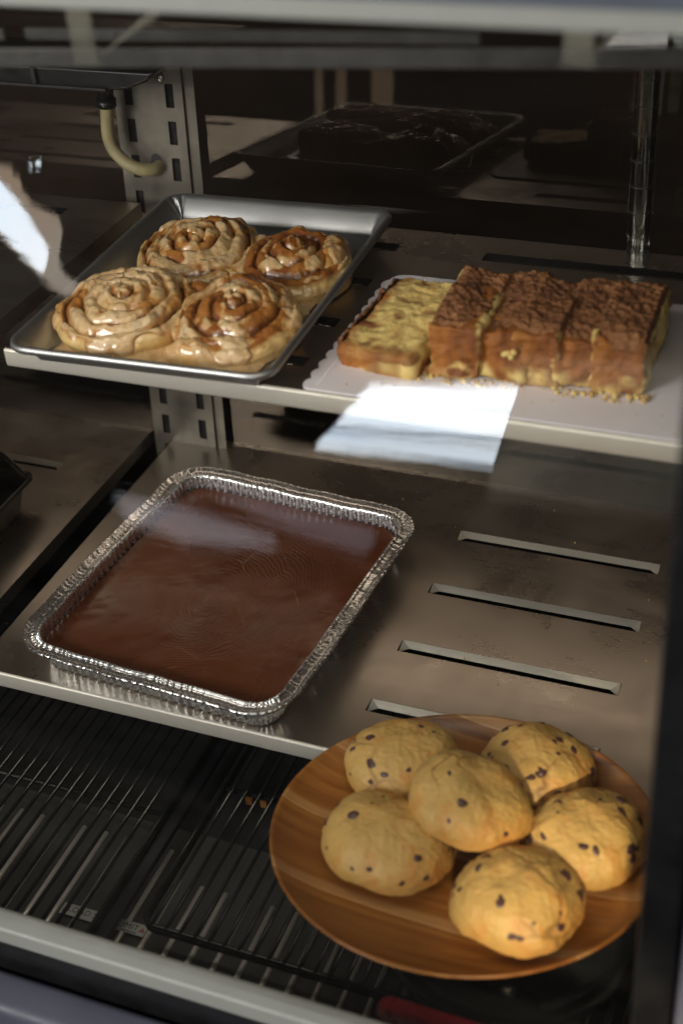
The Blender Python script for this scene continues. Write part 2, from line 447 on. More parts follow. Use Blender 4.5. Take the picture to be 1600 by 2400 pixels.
def slots_for(xr, ys): return [(xa, xb, ya, yb) for xa, xb in xr for ya, yb in ys]
LX = [(.0585, .2684), (.3816, .5915)]
make_shelf('metal_shelf', 'lower steel shelf holding the foil pan, with rows of louvred slots', 0, .668, 0, .435, 0, slots_for(LX, SH))
UX = [(.100, .320), (.404, .624)]
make_shelf('metal_shelf', 'upper steel shelf holding the cinnamon roll tray and the crumb cake', .053, .69, .0883, .403, H,
           slots_for(UX, [(.125, .1415), (.196, .2125), (.276, .2925), (.352, .3685)]), .017, 'louvre_shaded')
make_shelf('metal_shelf', 'lower left steel shelf under the black plastic tray', -.70, -.0345, 0, .435, 0,
           slots_for([(-.62, -.41), (-.31, -.100)], SH))
make_shelf('metal_shelf', 'upper left empty steel shelf behind the bright curved glare', -.70, .018, .0883, .403, H,
           slots_for([(-.60, -.39), (-.27, -.050)], [(.125, .1415), (.196, .2125), (.276, .2925), (.357, .3735)]), .017, 'louvre_shaded')

# ------------------------------------------------------------------ display case
case = thing('display_case', 'refrigerated glass display case with beige rail, black post and slotted steel upright', 'display case')
m = MB(); m.box(-.8, .705, -.236, .47, -.128, -.121); m.build('floor_panel', M['floor_steel'], case)
m = MB()
k = 0
x = -.10
while x < .66:
    L = -.055 if x < .24 else -.085
    m.tube([(x, -.225, -.1213), (x, L, -.1213)], .0029, 6); x += .0232; k += 1
ribs = m.build('floor_ribs', M['rib'], case, True)
m = MB(); m.box(-.8, .705, -.03, .47, -.1205, -.1185); m.build('floor_shade_sheet', M['black_dull'], case)  # black sheet laid for the shade on the floor under the shelf
# bottom rail: beige top, black face, bluish sill
m = MB(); m.box(-.8, .86, -.250, -.2300, -.030, -.011); m.build('bottom_rail', M['rail'], case, bevel=.003)
m = MB(); m.box(-.8, .86, -.2485, -.2385, -.20, -.0305); m.build('rail_face', M['black'], case, bevel=.001)
m = MB(); m.box(-.8, .86, -.287, -.2515, -.094, -.060); m.build('outer_sill', M['sill'], case, bevel=.008)
m = MB(); m.box(-.8, .86, -.297, -.2515, -.9, -.0945); m.build('base_skirt', M['black_dull'], case)
# end post and side trim
m = MB(); m.box(.681, .7035, -.262, -.232, -.034, .70)
pst = m.build('end_post', M['black'], case, bevel=.003)
m = MB(); m.box(.706, .86, -.257, -.236, -.015, .70); m.build('side_trim', M['sill'], case, bevel=.003)
m = MB(); m.box(.700, .7045, -.231, .47, -.12, .70); m.build('end_panel', M['black'], case)
# top trim
gA = (-.24, -.0105); gB = (-.119, .6685)
m = MB(); m.box(-.8, .86, -.131, -.112, .668, .6805); m.build('top_trim', M['rail'], case, bevel=.002)
m = MB(); m.add([(-.8, -.136, .6808), (.86, -.136, .6808), (.86, -.150, .76), (-.8, -.150, .76), (-.8, -.10, .6808), (.86, -.10, .6808), (.86, -.10, .76), (-.8, -.10, .76)],
                [(0, 1, 2, 3), (5, 4, 7, 6), (0, 4, 5, 1), (3, 2, 6, 7), (0, 3, 7, 4), (1, 5, 6, 2)])
m.build('canopy_fascia', M['trimdark'], case)
m = MB(); m.box(-.8, .70, -.095, .55, .70, .72); m.build('canopy_roof', M['black_dull'], case)
# front glass
m = MB(); m.add([(-.8, gA[0], gA[1]), (.68, gA[0], gA[1]), (.68, gB[0], gB[1]-.003), (-.8, gB[0], gB[1]-.003)], [(0, 1, 2, 3)])
m.build('front_glass', M['glass_front'], case)
# rear glass, leaning back 5 degrees
ty = .0830
def ry(z): return .4535+(z-H)*ty
m = MB(); m.add([(-.8, ry(-.12), -.12), (.70, ry(-.12), -.12), (.70, ry(.70), .70), (-.8, ry(.70), .70)], [(0, 1, 2, 3)])
m.build('rear_glass', M['glass_rear'], case)
m = MB(); m.add([(-.8, .4345, -.12), (.70, .4345, -.12), (.70, .4345, -.02), (-.8, .4345, -.02)], [(0, 1, 2, 3)])
m.build('rear_panel', M['black_dull'], case)
# slotted upright
def upright(x0, x1, fl):
    xs = [x0, x0+.0125, x0+.022, x1-.022, x1-.0125, x1]
    zc = .3671; rows = []
    k = -3
    while zc-k*.0385 > -.1:
        rows.append(zc-k*.0385); k += 1
    zs = sorted([-.118, .452] + [r-.0122 for r in rows if r < .43] + [r+.0122 for r in rows if r < .43])
    m = MB()
    hz = .336; hx = (x0+x1)/2
    for i in range(len(xs)-1):
        for j in range(len(zs)-1):
            a, b = zs[j], zs[j+1]
            if i in (1, 3) and any(abs((a+b)/2-r) < .005 for r in rows): continue
            m.add([(xs[i], .444, a), (xs[i+1], .444, a), (xs[i+1], .444, b), (xs[i], .444, b)], [(0, 1, 2, 3)])
    o = m.build('slotted_upright', M['steel_up'], case)
    m = MB()
    m.add([(x1+.0002, .4438, -.118), (x1+.0118, .4438, -.118), (x1+.0118, .4438, .452), (x1+.0002, .4438, .452)], [(0, 1, 2, 3)])
    m.add([(x1, .4442, -.118), (x1, .4400, -.118), (x1, .4400, .452), (x1, .4442, .452)], [(0, 1, 2, 3)])
    m.build('upright_flange', M['steel_up'], o)
    m = MB(); n = 28
    m.add([(hx+.001+.0062*cos(2*pi*i/n), .4432, hz+.0085*sin(2*pi*i/n)) for i in range(n)], [tuple(range(n))])
    m.build('hose_hole', M['black_dull'], o)
    m = MB(); m.box(x0, x1, .4475, .4485, -.118, .452); m.build('slot_shade_sheet', M['slot_shade'], o)  # near-black sheet stands for the shade behind the slots
    m = MB()
    cx, cz = x0+.0555, .4235
    m.lathe([(0, .0028), (.003, .0026), (.0052, .0012), (.0056, 0)], 20)
    v = [(cx+a, .444-c, cz+b) for a, b, c in m.v]; m.v = v
    s = m.build('screw', M['screw'], o, True)
    m = MB(); m.box(cx-.0035, cx+.0035, .4405, .4412, cz-.0005, cz+.0005); m.box(cx-.0005, cx+.0005, .4404, .4411, cz-.0035, cz+.0035)
    m.build('screw_slot', M['black_dull'], o)
    pv = Vector((0, .444, .31))     # the whole rear of the case leans back a little
    o.matrix_world = Matrix.Translation(pv) @ Matrix.Rotation(radians(-4.75), 4, 'X') @ Matrix.Translation(-pv)
    return o
upright(-.0215, .0610, .012)

# dark strips under the canopy (lamp and air duct slats)
def bar(y0p, y1p, z, h, name, x0=-.3, x1=.66, w=.003):
    # y0p at x=.198, y1p at x=.624
    sl = (y1p-y0p)/(.624-.198)
    def yy(x): return y0p+(x-.198)*sl
    m = MB()
    m.add([(x0, yy(x0)-w, z-h), (x1, yy(x1)-w, z-h), (x1, yy(x1), z-h), (x0, yy(x0), z-h),
           (x0, yy(x0)-w, z), (x1, yy(x1)-w, z), (x1, yy(x1), z), (x0, yy(x0), z)],
          [(3, 2, 1, 0), (4, 5, 6, 7), (0, 1, 5, 4), (1, 2, 6, 5), (2, 3, 7, 6), (3, 0, 4, 7)])
    return m.build(name, M['strip'], case, bevel=.001)
bar(-.030, .036, .611, .0125, 'duct_strip')
bar(.010, .060, .612, .008, 'duct_slat', .196, .50)
bar(.008, .060, .612, .008, 'duct_slat', -.2, .182)
m = MB(); m.add([(-.8, .075, .612), (.70, .135, .612), (.70, .135, .699), (-.8, .075, .699)], [(0, 1, 2, 3)])
m.build('duct_back', M['black_dull'], case)

# sticker on the case floor with its lettering
stk = MB(); stk.add([(.1615, -.1525, -.1182), (.2465, -.1525, -.1182), (.2465, -.1405, -.1182), (.1615, -.1405, -.1182)], [(0, 1, 2, 3)])
stk = stk.build('sticker', M['white'], case)
def text(s, size, loc, mat, parent, name='lettering', rot=(0, 0, 0)):
    cu = bpy.data.curves.new(name, 'FONT'); cu.body = s; cu.size = size; cu.extrude = .00003; cu.space_character = 1.05
    cu.align_x = 'CENTER'; cu.align_y = 'CENTER'
    tmp = bpy.data.objects.new('tmp', cu); COL.objects.link(tmp)
    dg = bpy.context.evaluated_depsgraph_get()
    me = bpy.data.meshes.new_from_object(tmp.evaluated_get(dg)); bpy.data.objects.remove(tmp)
    me.materials.clear(); me.materials.append(mat)
    o = link(bpy.data.objects.new(name, me), parent); o.location = loc; o.rotation_euler = rot
    return o
text('LOAD SHELF LIMIT', .0082, (.2030, -.1458, -.1179), M['ink'], stk)
m = MB(); m.box(.224, .2385, -.1512, -.1504, -.1181, -.1179); m.build('small_print_line', M['ink'], stk)
for xx in (.1655, .2425):
    m = MB(); m.add([(xx-.003, -.1485, -.1180), (xx+.003, -.1485, -.1180), (xx, -.1435, -.1180)], [(0, 1, 2)])
    m.build('warning_mark', M['pink'], stk)

# ------------------------------------------------------------------ drain pan + hose
dp = thing('drain_pan', 'black plastic drain pan hanging above the left steel upright', 'drain pan')
m = MB()
prof = [(.083, .461), (.074, .4515), (.050, .4425), (.030, .4405), (-.40, .4405), (-.40, .461)]
n = len(prof)
m.add([(a, .36, b) for a, b in prof] + [(a, .443, b) for a, b in prof],
      [tuple(range(n))[::-1], tuple(range(n, 2*n))] + [(i, (i+1) % n, n+(i+1) % n, n+i) for i in range(n)])
m.build('pan_body', M['black'], dp, bevel=.003)
m = MB(); m.box(-.4, .03, .3555, .3595, .441, .444); m.box(-.052, -.047, .3555, .3595, .4445, .4605); m.build('pan_ridge', M['strip'], dp, bevel=.0008)
m = MB(); m.tube([(-.013, .425, .442), (-.015, .425, .408)], .0085, 20); m.tube([(-.015, .425, .408), (-.0155, .425, .400)], .0102, 20)
m.build('drain_spigot', M['black'], dp, True)
def spline(P, n=8):
    out = []; P = [Vector(p) for p in P]; Q = [P[0]*2-P[1]]+P+[P[-1]*2-P[-2]]
    for i in range(1, len(Q)-2):
        for k in range(n):
            t = k/n; a, b, c, d = Q[i-1], Q[i], Q[i+1], Q[i+2]
            out.append(.5*((2*b)+(c-a)*t+(2*a-5*b+4*c-d)*t*t+(3*b-a-3*c+d)*t**3))
    out.append(P[-1]); return out
hs = MB(); hs.tube(spline([(-.0155, .425, .400), (-.018, .425, .384), (-.0195, .425, .368), (-.016, .425, .354), (-.005, .425, .342), (.010, .427, .334), (.0215, .436, .331), (.024, .450, .331)]), .0068, 18)
hose = hs.build('drain_hose', M['hose'], dp, True)

# ------------------------------------------------------------------ clear acrylic brackets at the top, clear tube, left tray
def bracket(x, label, dx, z0, z1, diag):
    t = thing('acrylic_bracket', label, 'bracket', (0, 0, 0), 0, 'clear plastic brackets under the top trim')
    m = MB(); m.box(x, x+dx, -.0525, -.050, z0, z1); m.build('hanging_strip', M['frosted'], t, bevel=.0006)
    m = MB()
    m.add([(x+dx-.001, -.050, z0), (x+dx+.002, -.050, z0+.004), (x+dx+.064*diag, -.048, z0+.040), (x+dx+.050*diag, -.048, z0+.040)], [(0, 1, 2, 3)])
    o = m.build('brace', M['frosted'], t); so = o.modifiers.new('s', 'SOLIDIFY'); so.thickness = .002
    m = MB(); m.box(x-.001, x+dx+.001, -.0530, -.0495, z0-.002, z0); m.build('foot', M['frosted'], t)
    return t
bracket(.2695, 'clear plastic bracket hanging at the top left with a slanting brace', .0165, .6125, .680, 1.0)
bracket(.5745, 'small clear plastic bracket under the top trim at the right', .0165, .6280, .680, .35)

tb = thing('clear_tube', 'tall clear plastic tube with rings standing at the back of the upper shelf', 'tube', (.5405, .3915, H+.0005))
m = MB(); m.lathe([(.0105, 0), (.0105, .185)], 40); m.lathe([(.0088, 0), (.0088, .185)], 40); m.build('tube_wall', M['acrylic'], tb, True)
for k in range(7):
    m = MB(); z = .022+k*.0238
    m.tube([(.0109*cos(a), .0109*sin(a), z) for a in np.linspace(0, 2*pi, 33)], .0007, 6, False)
    m.build('ring', M['frosted'], tb, True)

tr = thing('plastic_tray', 'black plastic tray with a clear lid at the left edge of the lower left shelf', 'tray', (-.19, .13, .001))
m = MB()
def trayprof(w, d, zz, r=.012, n=8):
    P = []
    for cx, cy, a0 in ((w/2-r, d/2-r, 0), (-w/2+r, d/2-r, pi/2), (-w/2+r, -d/2+r, pi), (w/2-r, -d/2+r, 1.5*pi)):
        for k in range(n): a = a0+pi/2*k/(n-1); P.append((cx+r*cos(a), cy+r*sin(a), zz))
    return P
def stack(m, loops, cap0=True, cap1=False):
    n = len(loops[0]); v = [p for L in loops for p in L]
    f = [(i*n+k, i*n+(k+1) % n, (i+1)*n+(k+1) % n, (i+1)*n+k) for i in range(len(loops)-1) for k in range(n)]
    if cap0: f.append(tuple(range(n))[::-1])
    if cap1: f.append(tuple((len(loops)-1)*n+k for k in range(n)))
    m.add(v, f)
stack(m, [trayprof(.190, .230, 0), trayprof(.205, .245, .036), trayprof(.222, .258, .038), trayprof(.222, .258, .042), trayprof(.200, .240, .042), trayprof(.184, .224, .004)], True, True)
m.build('tray_base', M['black'], tr, True, angle=.6)
m = MB(); stack(m, [trayprof(.216, .252, .0425), trayprof(.190, .226, .075)], False, True); m.build('clear_lid', M['acrylic'], tr)
m = MB(); m.box(-.07, .07, -.08, .08, .0045, .030); o = m.build('brownie', M['choc'], tr, bevel=.006); 
o.parent = None; o.location = tr.location; tag(o, 'dark brownie slab inside the black plastic tray', 'brownie')

# ------------------------------------------------------------------ rounded-rectangle sweeps for the pans
def rr_path(w, d, r, n_edge, n_corner):
    """list of (x, y, nx, ny, s, isCorner) of a rounded rect centred at origin, counter-clockwise"""
    P = []; s = 0
    segs = [((w/2, -d/2+r), (w/2, d/2-r), 0), ((w/2-r, d/2), (-w/2+r, d/2), pi/2), ((-w/2, d/2-r), (-w/2, -d/2+r), pi), ((-w/2+r, -d/2), (w/2-r, -d/2), 1.5*pi)]
    cs = [(w/2-r, d/2-r), (-w/2+r, d/2-r), (-w/2+r, -d/2+r), (w/2-r, -d/2+r)]
    for i, (a, b, an) in enumerate(segs):
        L = sqrt((a[0]-b[0])**2+(a[1]-b[1])**2); ne = max(2, int(n_edge*L/.1))
        for k in range(ne):
            t = k/ne; P.append((a[0]+(b[0]-a[0])*t, a[1]+(b[1]-a[1])*t, cos(an), sin(an), s+L*t, 0.))
        s += L
        for k in range(n_corner):
            t = k/n_corner; aa = an+pi/2*t
            P.append((cs[i][0]+r*cos(aa), cs[i][1]+r*sin(aa), cos(aa), sin(aa), s+r*pi/2*t, sin(pi*t)))
        s += r*pi/2
    return P

# sheet pan ---------------------------------------------------------
sp = thing('sheet_pan', 'aluminium sheet pan holding four iced cinnamon rolls on the upper shelf', 'baking tray', (.1915, .2265, H+.0003), radians(1.9))
w, d = .243, .332
P = rr_path(w, d, .022, 24, 14)
prof = [(-.024, .0012), (-.0215, .0016), (-.0195, .0035), (-.0180, .0065), (-.0085, .0190), (-.0068, .0208), (-.0048, .0226), (-.0025, .0232), (-.0006, .0220), (.0003, .0196), (-.0004, .0172), (-.0025, .0158), (-.0050, .0162), (-.0066, .0176), (-.0100, .0165), (-.0190, .0045), (-.0215, .0005), (-.024, .0002)]
n = len(P); V = []
for o_, z_ in prof:
    for x, y, nx, ny, s, c in P:
        dent = 0
        if c > 0 and x < 0 and y > 0: dent = .0022*sin(s*420)*c if z_ > .004 and o_ < -.006 else 0
        V.append((x+nx*(o_+dent), y+ny*(o_+dent), z_+.0004*N3(x*20, y*20, 0)))
m = MB(); f = [(i*n+k, i*n+(k+1) % n, (i+1)*n+(k+1) % n, (i+1)*n+k) for i in range(len(prof)-1) for k in range(n)]
m.add(V, [q[::-1] for q in f]); m.add(V[:n], [tuple(range(n))]); m.add(V[-n:], [tuple(range(n))[::-1]])
m.build('pan_body', M['alu'], sp, True, angle=1.0)

# foil pan ------------------------------------------------------------
fp = tag(bpy.data.objects.new('tmp', None), '', ''); bpy.data.objects.remove(fp)
FPX, FPY, FPR = .1985, .1575, radians(-4.2)
fp = thing('foil_pan', 'crinkled aluminium foil pan filled with chocolate sheet cake', 'foil pan', (FPX, FPY, .0006), FPR)
w, d = .292, .331
P = rr_path(w, d, .043, 190, 80)
rim = [(-.0170, .0350), (-.0160, .0362), (-.0146, .0366), (-.0132, .0352), (-.0120, .0338), (-.0080, .0336), (-.0045, .0342), (-.0028, .0368), (-.0008, .0370), (.0002, .0350), (-.0008, .0336), (-.0030, .0334)]
wall = [(-.0245, .0006), (-.0225, .0012), (-.0212, .0030), (-.0202, .0095), (-.0194, .0165), (-.0187, .0225), (-.0181, .0285), (-.0175, .0330)]
prof = [(-.07, .0008)] + wall + rim
n = len(P); V = []
Lt = P[-1][4]
for j, (o_, z_) in enumerate(prof):
    for x, y, nx, ny, s, c in P:
        on = on_z = 0
        fl = sin(s*2*pi/.0088+2.4*N3(s*34, 0, 0))*(1+.8*N3(s*90, 2, 2))
        crimp = (.04+.6*c+.7*max(0, N3(s*14, 6, 3)))*(abs(sin(s*pi/.0062+5*N3(s*38, 1, 0)))-.5)*(1+1.2*N3(s*120, 3, 3))
        wr = N3(s*210, z_*260, 2)
        if 2 <= j <= 8:
            k = min(1, (j-1)/3)*(1 if j < 7 else .45 if j == 7 else .15)
            flat = .35+.65*max(0., min(1., 1.2*N3(s*9, 3, 0)+.8))
            on += .0016*fl*k*flat+.0004*wr
        if 9 <= j <= 16:
            on_z += .0019*crimp+.0003*wr
            on += .0005*crimp
        if j >= 14:
            on += .0003*wr+.0003*N3(s*300, 4, 0); on_z += .0003*N3(s*220, 7, 0)+.0003*crimp
        # whole-edge wobble
        wob = .0022*N3(s*6.5, 0, 5)+.0009*N3(s*28, 0, 9)
        k2 = min(1, z_/.03)
        on += wob*k2; on_z += k2*(.0016*N3(s*7, 8, 1)+.0007*N3(s*35, 2, 1))
        V.append((x+nx*(o_+on), y+ny*(o_+on), z_+on_z))
m = MB(); f = [(i*n+k, i*n+(k+1) % n, (i+1)*n+(k+1) % n, (i+1)*n+k) for i in range(len(prof)-1) for k in range(n)]
m.add(V, f); m.add(V[:n], [tuple(range(n))])
m.build('pan_body', M['foil'], fp, True, angle=1.2)

# chocolate sheet cake in it
nr, na = 40, 240
PP = rr_path(w-.0385, d-.0385, .027, 40, 30); n = len(PP); V = []
for i in range(nr):
    u = (i/(nr-1))
    for x, y, nx, ny, s, c in PP:
        xx, yy = x*u, y*u
        e = max(0, (u-.93)/.07)
        z = .0205+.0006*FB(xx*18, yy*18, 3)+.0010*e*e
        V.append((xx+.0004*N3(s*60, 1, 1), yy, z))
cc = grid_mesh('chocolate_cake', V, nr, n, True, M['choc'])
cc.location = (FPX, FPY, .0006); cc.rotation_euler = (0, 0, FPR)
tag(cc, 'smooth chocolate frosted sheet cake filling the foil pan', 'cake')

# ------------------------------------------------------------------ cinnamon rolls
def make_roll(label, cx, cy, zb, R0, Ht, N, tail, seed, cover, squash=(1, 1), cen=.010, tone=0., rot=0, tilt=(0, 0), iceside=.3):
    t = thing('cinnamon_roll', label, 'cinnamon roll', (cx, cy, zb), 0, 'cinnamon rolls on the sheet pan')
    nt = 260; nt_top = 96; ns = 26
    pitch = R0/N
    rows = []; A = {'groove': [], 'side': [], 'tone': []}; ice = []; icm = []; ict = []
    V = []
    for i in range(nt_top+ns):
        for j in range(nt):
            th = 2*pi*j/nt
            fr = j/nt
            Rb = pitch*(N-1+fr)+pitch*.5        # middle of the outer lap
            wobR = 1+.045*noise.noise(Vector((cos(th)*1.1+seed*3, sin(th)*1.1, seed)))+.02*noise.noise(Vector((cos(th)*3+seed, sin(th)*3, 5)))
            if i < nt_top:
                u = (i/(nt_top-1)); r = Rb*u; sidef = 0.
            else:
                a = (i-nt_top+1)/ns; r = Rb+pitch*.56*min(1, sin(min(1, a*1.2)*pi/2))*(1 if a < .8 else 1-.35*((a-.8)/.2)**2); sidef = a
            ang = th+tail
            # phase
            wph = .20*noise.noise(Vector((cos(ang)*r*60+seed, sin(ang)*r*60, seed*2)))
            ph = r/pitch-fr+wph*min(1, r/pitch)
            fl = abs((ph % 1.0)-.5)*2            # 1 in the groove
            if sidef > 0: fl = fl*max(0, 1-sidef*6) if True else 0
            if r < pitch*.30: fl *= r/(pitch*.30)
            lob = max(0, 1-fl**2.2)**.62
            rn = r/(R0+.5*pitch)
            dome = Ht*(.94-.34*rn**2.4) + cen*math.exp(-(r/(pitch*1.2))**2)
            layer = .0022*noise.noise(Vector((cos(ang)*1.3+seed*7, sin(ang)*1.3, seed+r*60)))
            lump = .0032*FB(cos(ang)*r*38+seed*9, sin(ang)*r*38, seed)+.0009*noise.noise(Vector((cos(ang)*r*210, sin(ang)*r*210, seed)))
            gd = .0060
            z = dome+layer*min(1, r/pitch)+lump-gd*(1-lob)
            zi = dome+lump*.8-gd*.30*(1-lob)-.0004+layer*min(1, r/pitch)
            if sidef > 0:
                hz = max(0., 1-sidef)
                zf = sqrt(max(0., 1-(1-hz)**2.3)) if sidef < 1 else 0
                z = z*zf; zi = z+.0006
            r2 = r*wobR
            if sidef > 0:
                r2 += .0025*FB(cos(ang)*2.4+seed, sin(ang)*2.4, z*40)*sin(sidef*pi)
            x = cos(ang)*r2*squash[0]; y = sin(ang)*r2*squash[1]
            z += (x*tilt[0]+y*tilt[1])*min(1, z/(Ht*.7)); zi += (x*tilt[0]+y*tilt[1])*min(1, zi/(Ht*.7))
            V.append((x, y, z))
            A['groove'].append(fl); A['side'].append(min(1, sidef*2.6)); A['tone'].append(tone+.4*noise.noise(Vector((cos(ang)*r*30+seed, sin(ang)*r*30, 4))))
            cv = .55*noise.noise(Vector((cos(ang)*r*32+seed*5, sin(ang)*r*32, seed)))+.55*noise.noise(Vector((cos(ang)*1.6+seed, sin(ang)*1.6, r*150)))+.22*noise.noise(Vector((x*120, y*120, seed)))
            cv += cover - (sidef*(1.3-iceside*1.6) if sidef > 0 else 0) - .26*max(0, fl-.55)*2.2
            if sidef > 0:   # drips
                cv += .75*noise.noise(Vector((cos(ang)*3.4+seed, sin(ang)*3.4, seed)))*min(1, sidef*2)
            th_ = max(-.0030, min(.0016, cv*.0065))
            if sidef > 0:
                k = th_/max(r2, 1e-4); ice.append((x*(1+k), y*(1+k), z+th_*max(0, 1-sidef)))
            else:
                ice.append((x, y, max(z, zi-.004)*(.50)+max(z, zi)*.50+th_-.0002))
            icm.append(th_ > -.0016); ict.append(max(0, min(1, (th_-.0002)/.0013))*(1-.35*min(1, sidef*1.5)))
    nu = nt_top+ns
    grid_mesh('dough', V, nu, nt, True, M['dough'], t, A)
    grid_mesh('icing', ice, nu, nt, True, M['icing'], t, {'thick': ict}, icm)
    return t

zb = H+.0022
make_roll('largest cinnamon roll at the back left of the pan, cream icing over its top', .154, .265, zb, .0490, .039, 3.6, radians(100), 3, .11, (1.02, 1.02), .003, .25, tilt=(0, .16), iceside=.6)
make_roll('glossy reddish brown cinnamon roll at the back right with a raised centre knob', .2530, .265, zb, .0435, .037, 3.2, radians(60), 11, -.12, (1.0, 1.02), .009, .75, tilt=(.0, .14), iceside=.45)
make_roll('pale cinnamon roll at the front left, thickly covered in cream icing', .143, .145, zb, .0500, .037, 3.7, radians(110), 23, .18, (1.10, 1.0), .003, .1, tilt=(.04, .18), iceside=.6)
make_roll('cinnamon roll at the front right with dark glazed spiral and bare lower side', .2475, .152, zb, .0465, .038, 3.3, radians(120), 37, .03, (1.0, 1.05), .004, .6, tilt=(-.04, .22), iceside=.55)

# loose ends of dough that spread beside two rolls
def nub(label, cx, cy, rx, ry_, h, rz, seed, cover, tone):
    t = thing('roll_end', label, 'pastry piece', (cx, cy, zb), rz, 'loose dough ends beside the rolls')
    V = []; A = {'groove': [], 'side': [], 'tone': []}; I = []; mk = []
    nu, nv = 40, 90
    for i in range(nu):
        a = i/(nu-1)*pi/2
        for j in range(nv):
            th = 2*pi*j/nv
            rr = sin(a)**.8; x = rx*rr*cos(th); y = ry_*rr*sin(th)
            z = h*max(0, cos(a))**.7+.004*FB(x*50+seed, y*50, seed)*(cos(a))
            V.append((x, y, z)); A['groove'].append(max(0, .9-abs(y+.25*ry_)/ry_*7)*(cos(a))); A['side'].append(max(0, rr*1.5-.9)); A['tone'].append(tone)
            cv = noise.noise(Vector((x*60+seed, y*60, 2)))+cover
            th_ = max(-.003, min(.002, cv*.006)); I.append((x*(1+th_*10), y*(1+th_*10), z+th_)); mk.append(th_ > -.001)
    grid_mesh('dough', V, nu, nv, True, M['dough'], t, A); grid_mesh('icing', I, nu, nv, True, M['icing'], t, {'thick': [.6]*len(I)}, mk)
nub('iced end of dough between the two back rolls', .2085, .285, .024, .036, .024, radians(-25), 2, .15, .5)
nub('brown dough end squeezed out behind the front left roll', .190, .187, .034, .019, .028, radians(-12), 6, -.35, .6)
nub('pale iced dough lap at the right of the back right roll', .2860, .285, .016, .035, .034, radians(12), 9, .15, -.1)
nub('golden lower lap of dough at the front of the front right roll', .238, .1085, .036, .015, .020, radians(8), 14, .25, -.1)

# icing pooled on the pan
rolls = [(.158, .252, .054), (.26, .262, .050), (.142, .130, .058), (.2605, .142, .053), (.24, .098, .038)]
nx, ny = 150, 190; V = []; mk = []
x0, x1, y0, y1 = .101, .290, .090, .355
for i in range(nx):
    for j in range(ny):
        x = x0+(x1-x0)*i/(nx-1); y = y0+(y1-y0)*j/(ny-1)
        dd = min(sqrt((x-a)**2+(y-b)**2)-r for a, b, r in rolls)
        k = .009-dd+.010*FB(x*32, y*32, 8)
        edge = min(x-x0, x1-x, y-y0, y1-y)
        k = min(k, edge*.8)
        h_ = -.001 if k < -.002 else max(-.001, .0062*(1-math.exp(-max(0, k+.002)/.006)))
        V.append((x, y, h_+.0008*FB(x*60, y*60, 1)*(h_ > 0))); mk.append(h_ > 0)
pool = grid_mesh('icing_pool', V, nx, ny, False, M['icing'], None, {'thick': [1.]*len(V)}, mk)
pool.data.flip_normals()
pool.location = (0, 0, zb-.0006); tag(pool, 'pooled cream icing spread around the rolls on the sheet pan', 'icing')

# ------------------------------------------------------------------ cake board with scalloped edge
def scallop(x0, x1, y0, y1, pitch, amp):
    P = []
    def run(a, b, nrm):
        L = sqrt((b[0]-a[0])**2+(b[1]-a[1])**2); k = max(1, round(L/pitch)); n = k*10
        for i in range(n):
            t = i/n; s = abs(sin(pi*t*k))**.6
            P.append((a[0]+(b[0]-a[0])*t+nrm[0]*amp*s, a[1]+(b[1]-a[1])*t+nrm[1]*amp*s))
    run((x0, y0), (x1, y0), (0, 0)); run((x1, y0), (x1, y1), (1, 0)); run((x1, y1), (x0+.012, y1), (0, .25)); run((x0+.012, y1), (x0, y1-.012), (-.5, .5)); run((x0, y1-.012), (x0, y0), (-1, 0))
    return P
cb = thing('cake_board', 'white cardboard cake board with scalloped edge under the crumb cake', 'cake board', (0, 0, H+.0005))
P = scallop(.337, .672, .091, .302, .0165, .005)
m = MB(); n = len(P); m.add([(x, y, 0) for x, y in P]+[(x, y, .0018) for x, y in P], [tuple(range(n))[::-1], tuple(range(n, 2*n))]+[(i, (i+1) % n, n+(i+1) % n, n+i) for i in range(n)])
m.build('board', M['board'], cb)
m = MB()
y = .098
while y < .294:
    m.lathe([(0, .0006), (.0006, .0004), (.0009, 0)], 8, (.3445+.0004*sin(y*900), y, .0018)); y += .0038
x = .350
while x < .665:
    m.lathe([(0, .0006), (.0006, .0004), (.0009, 0)], 8, (x, .2965, .0018)); x += .0038
dots = m.build('embossed_dots', M['board'], cb, True)

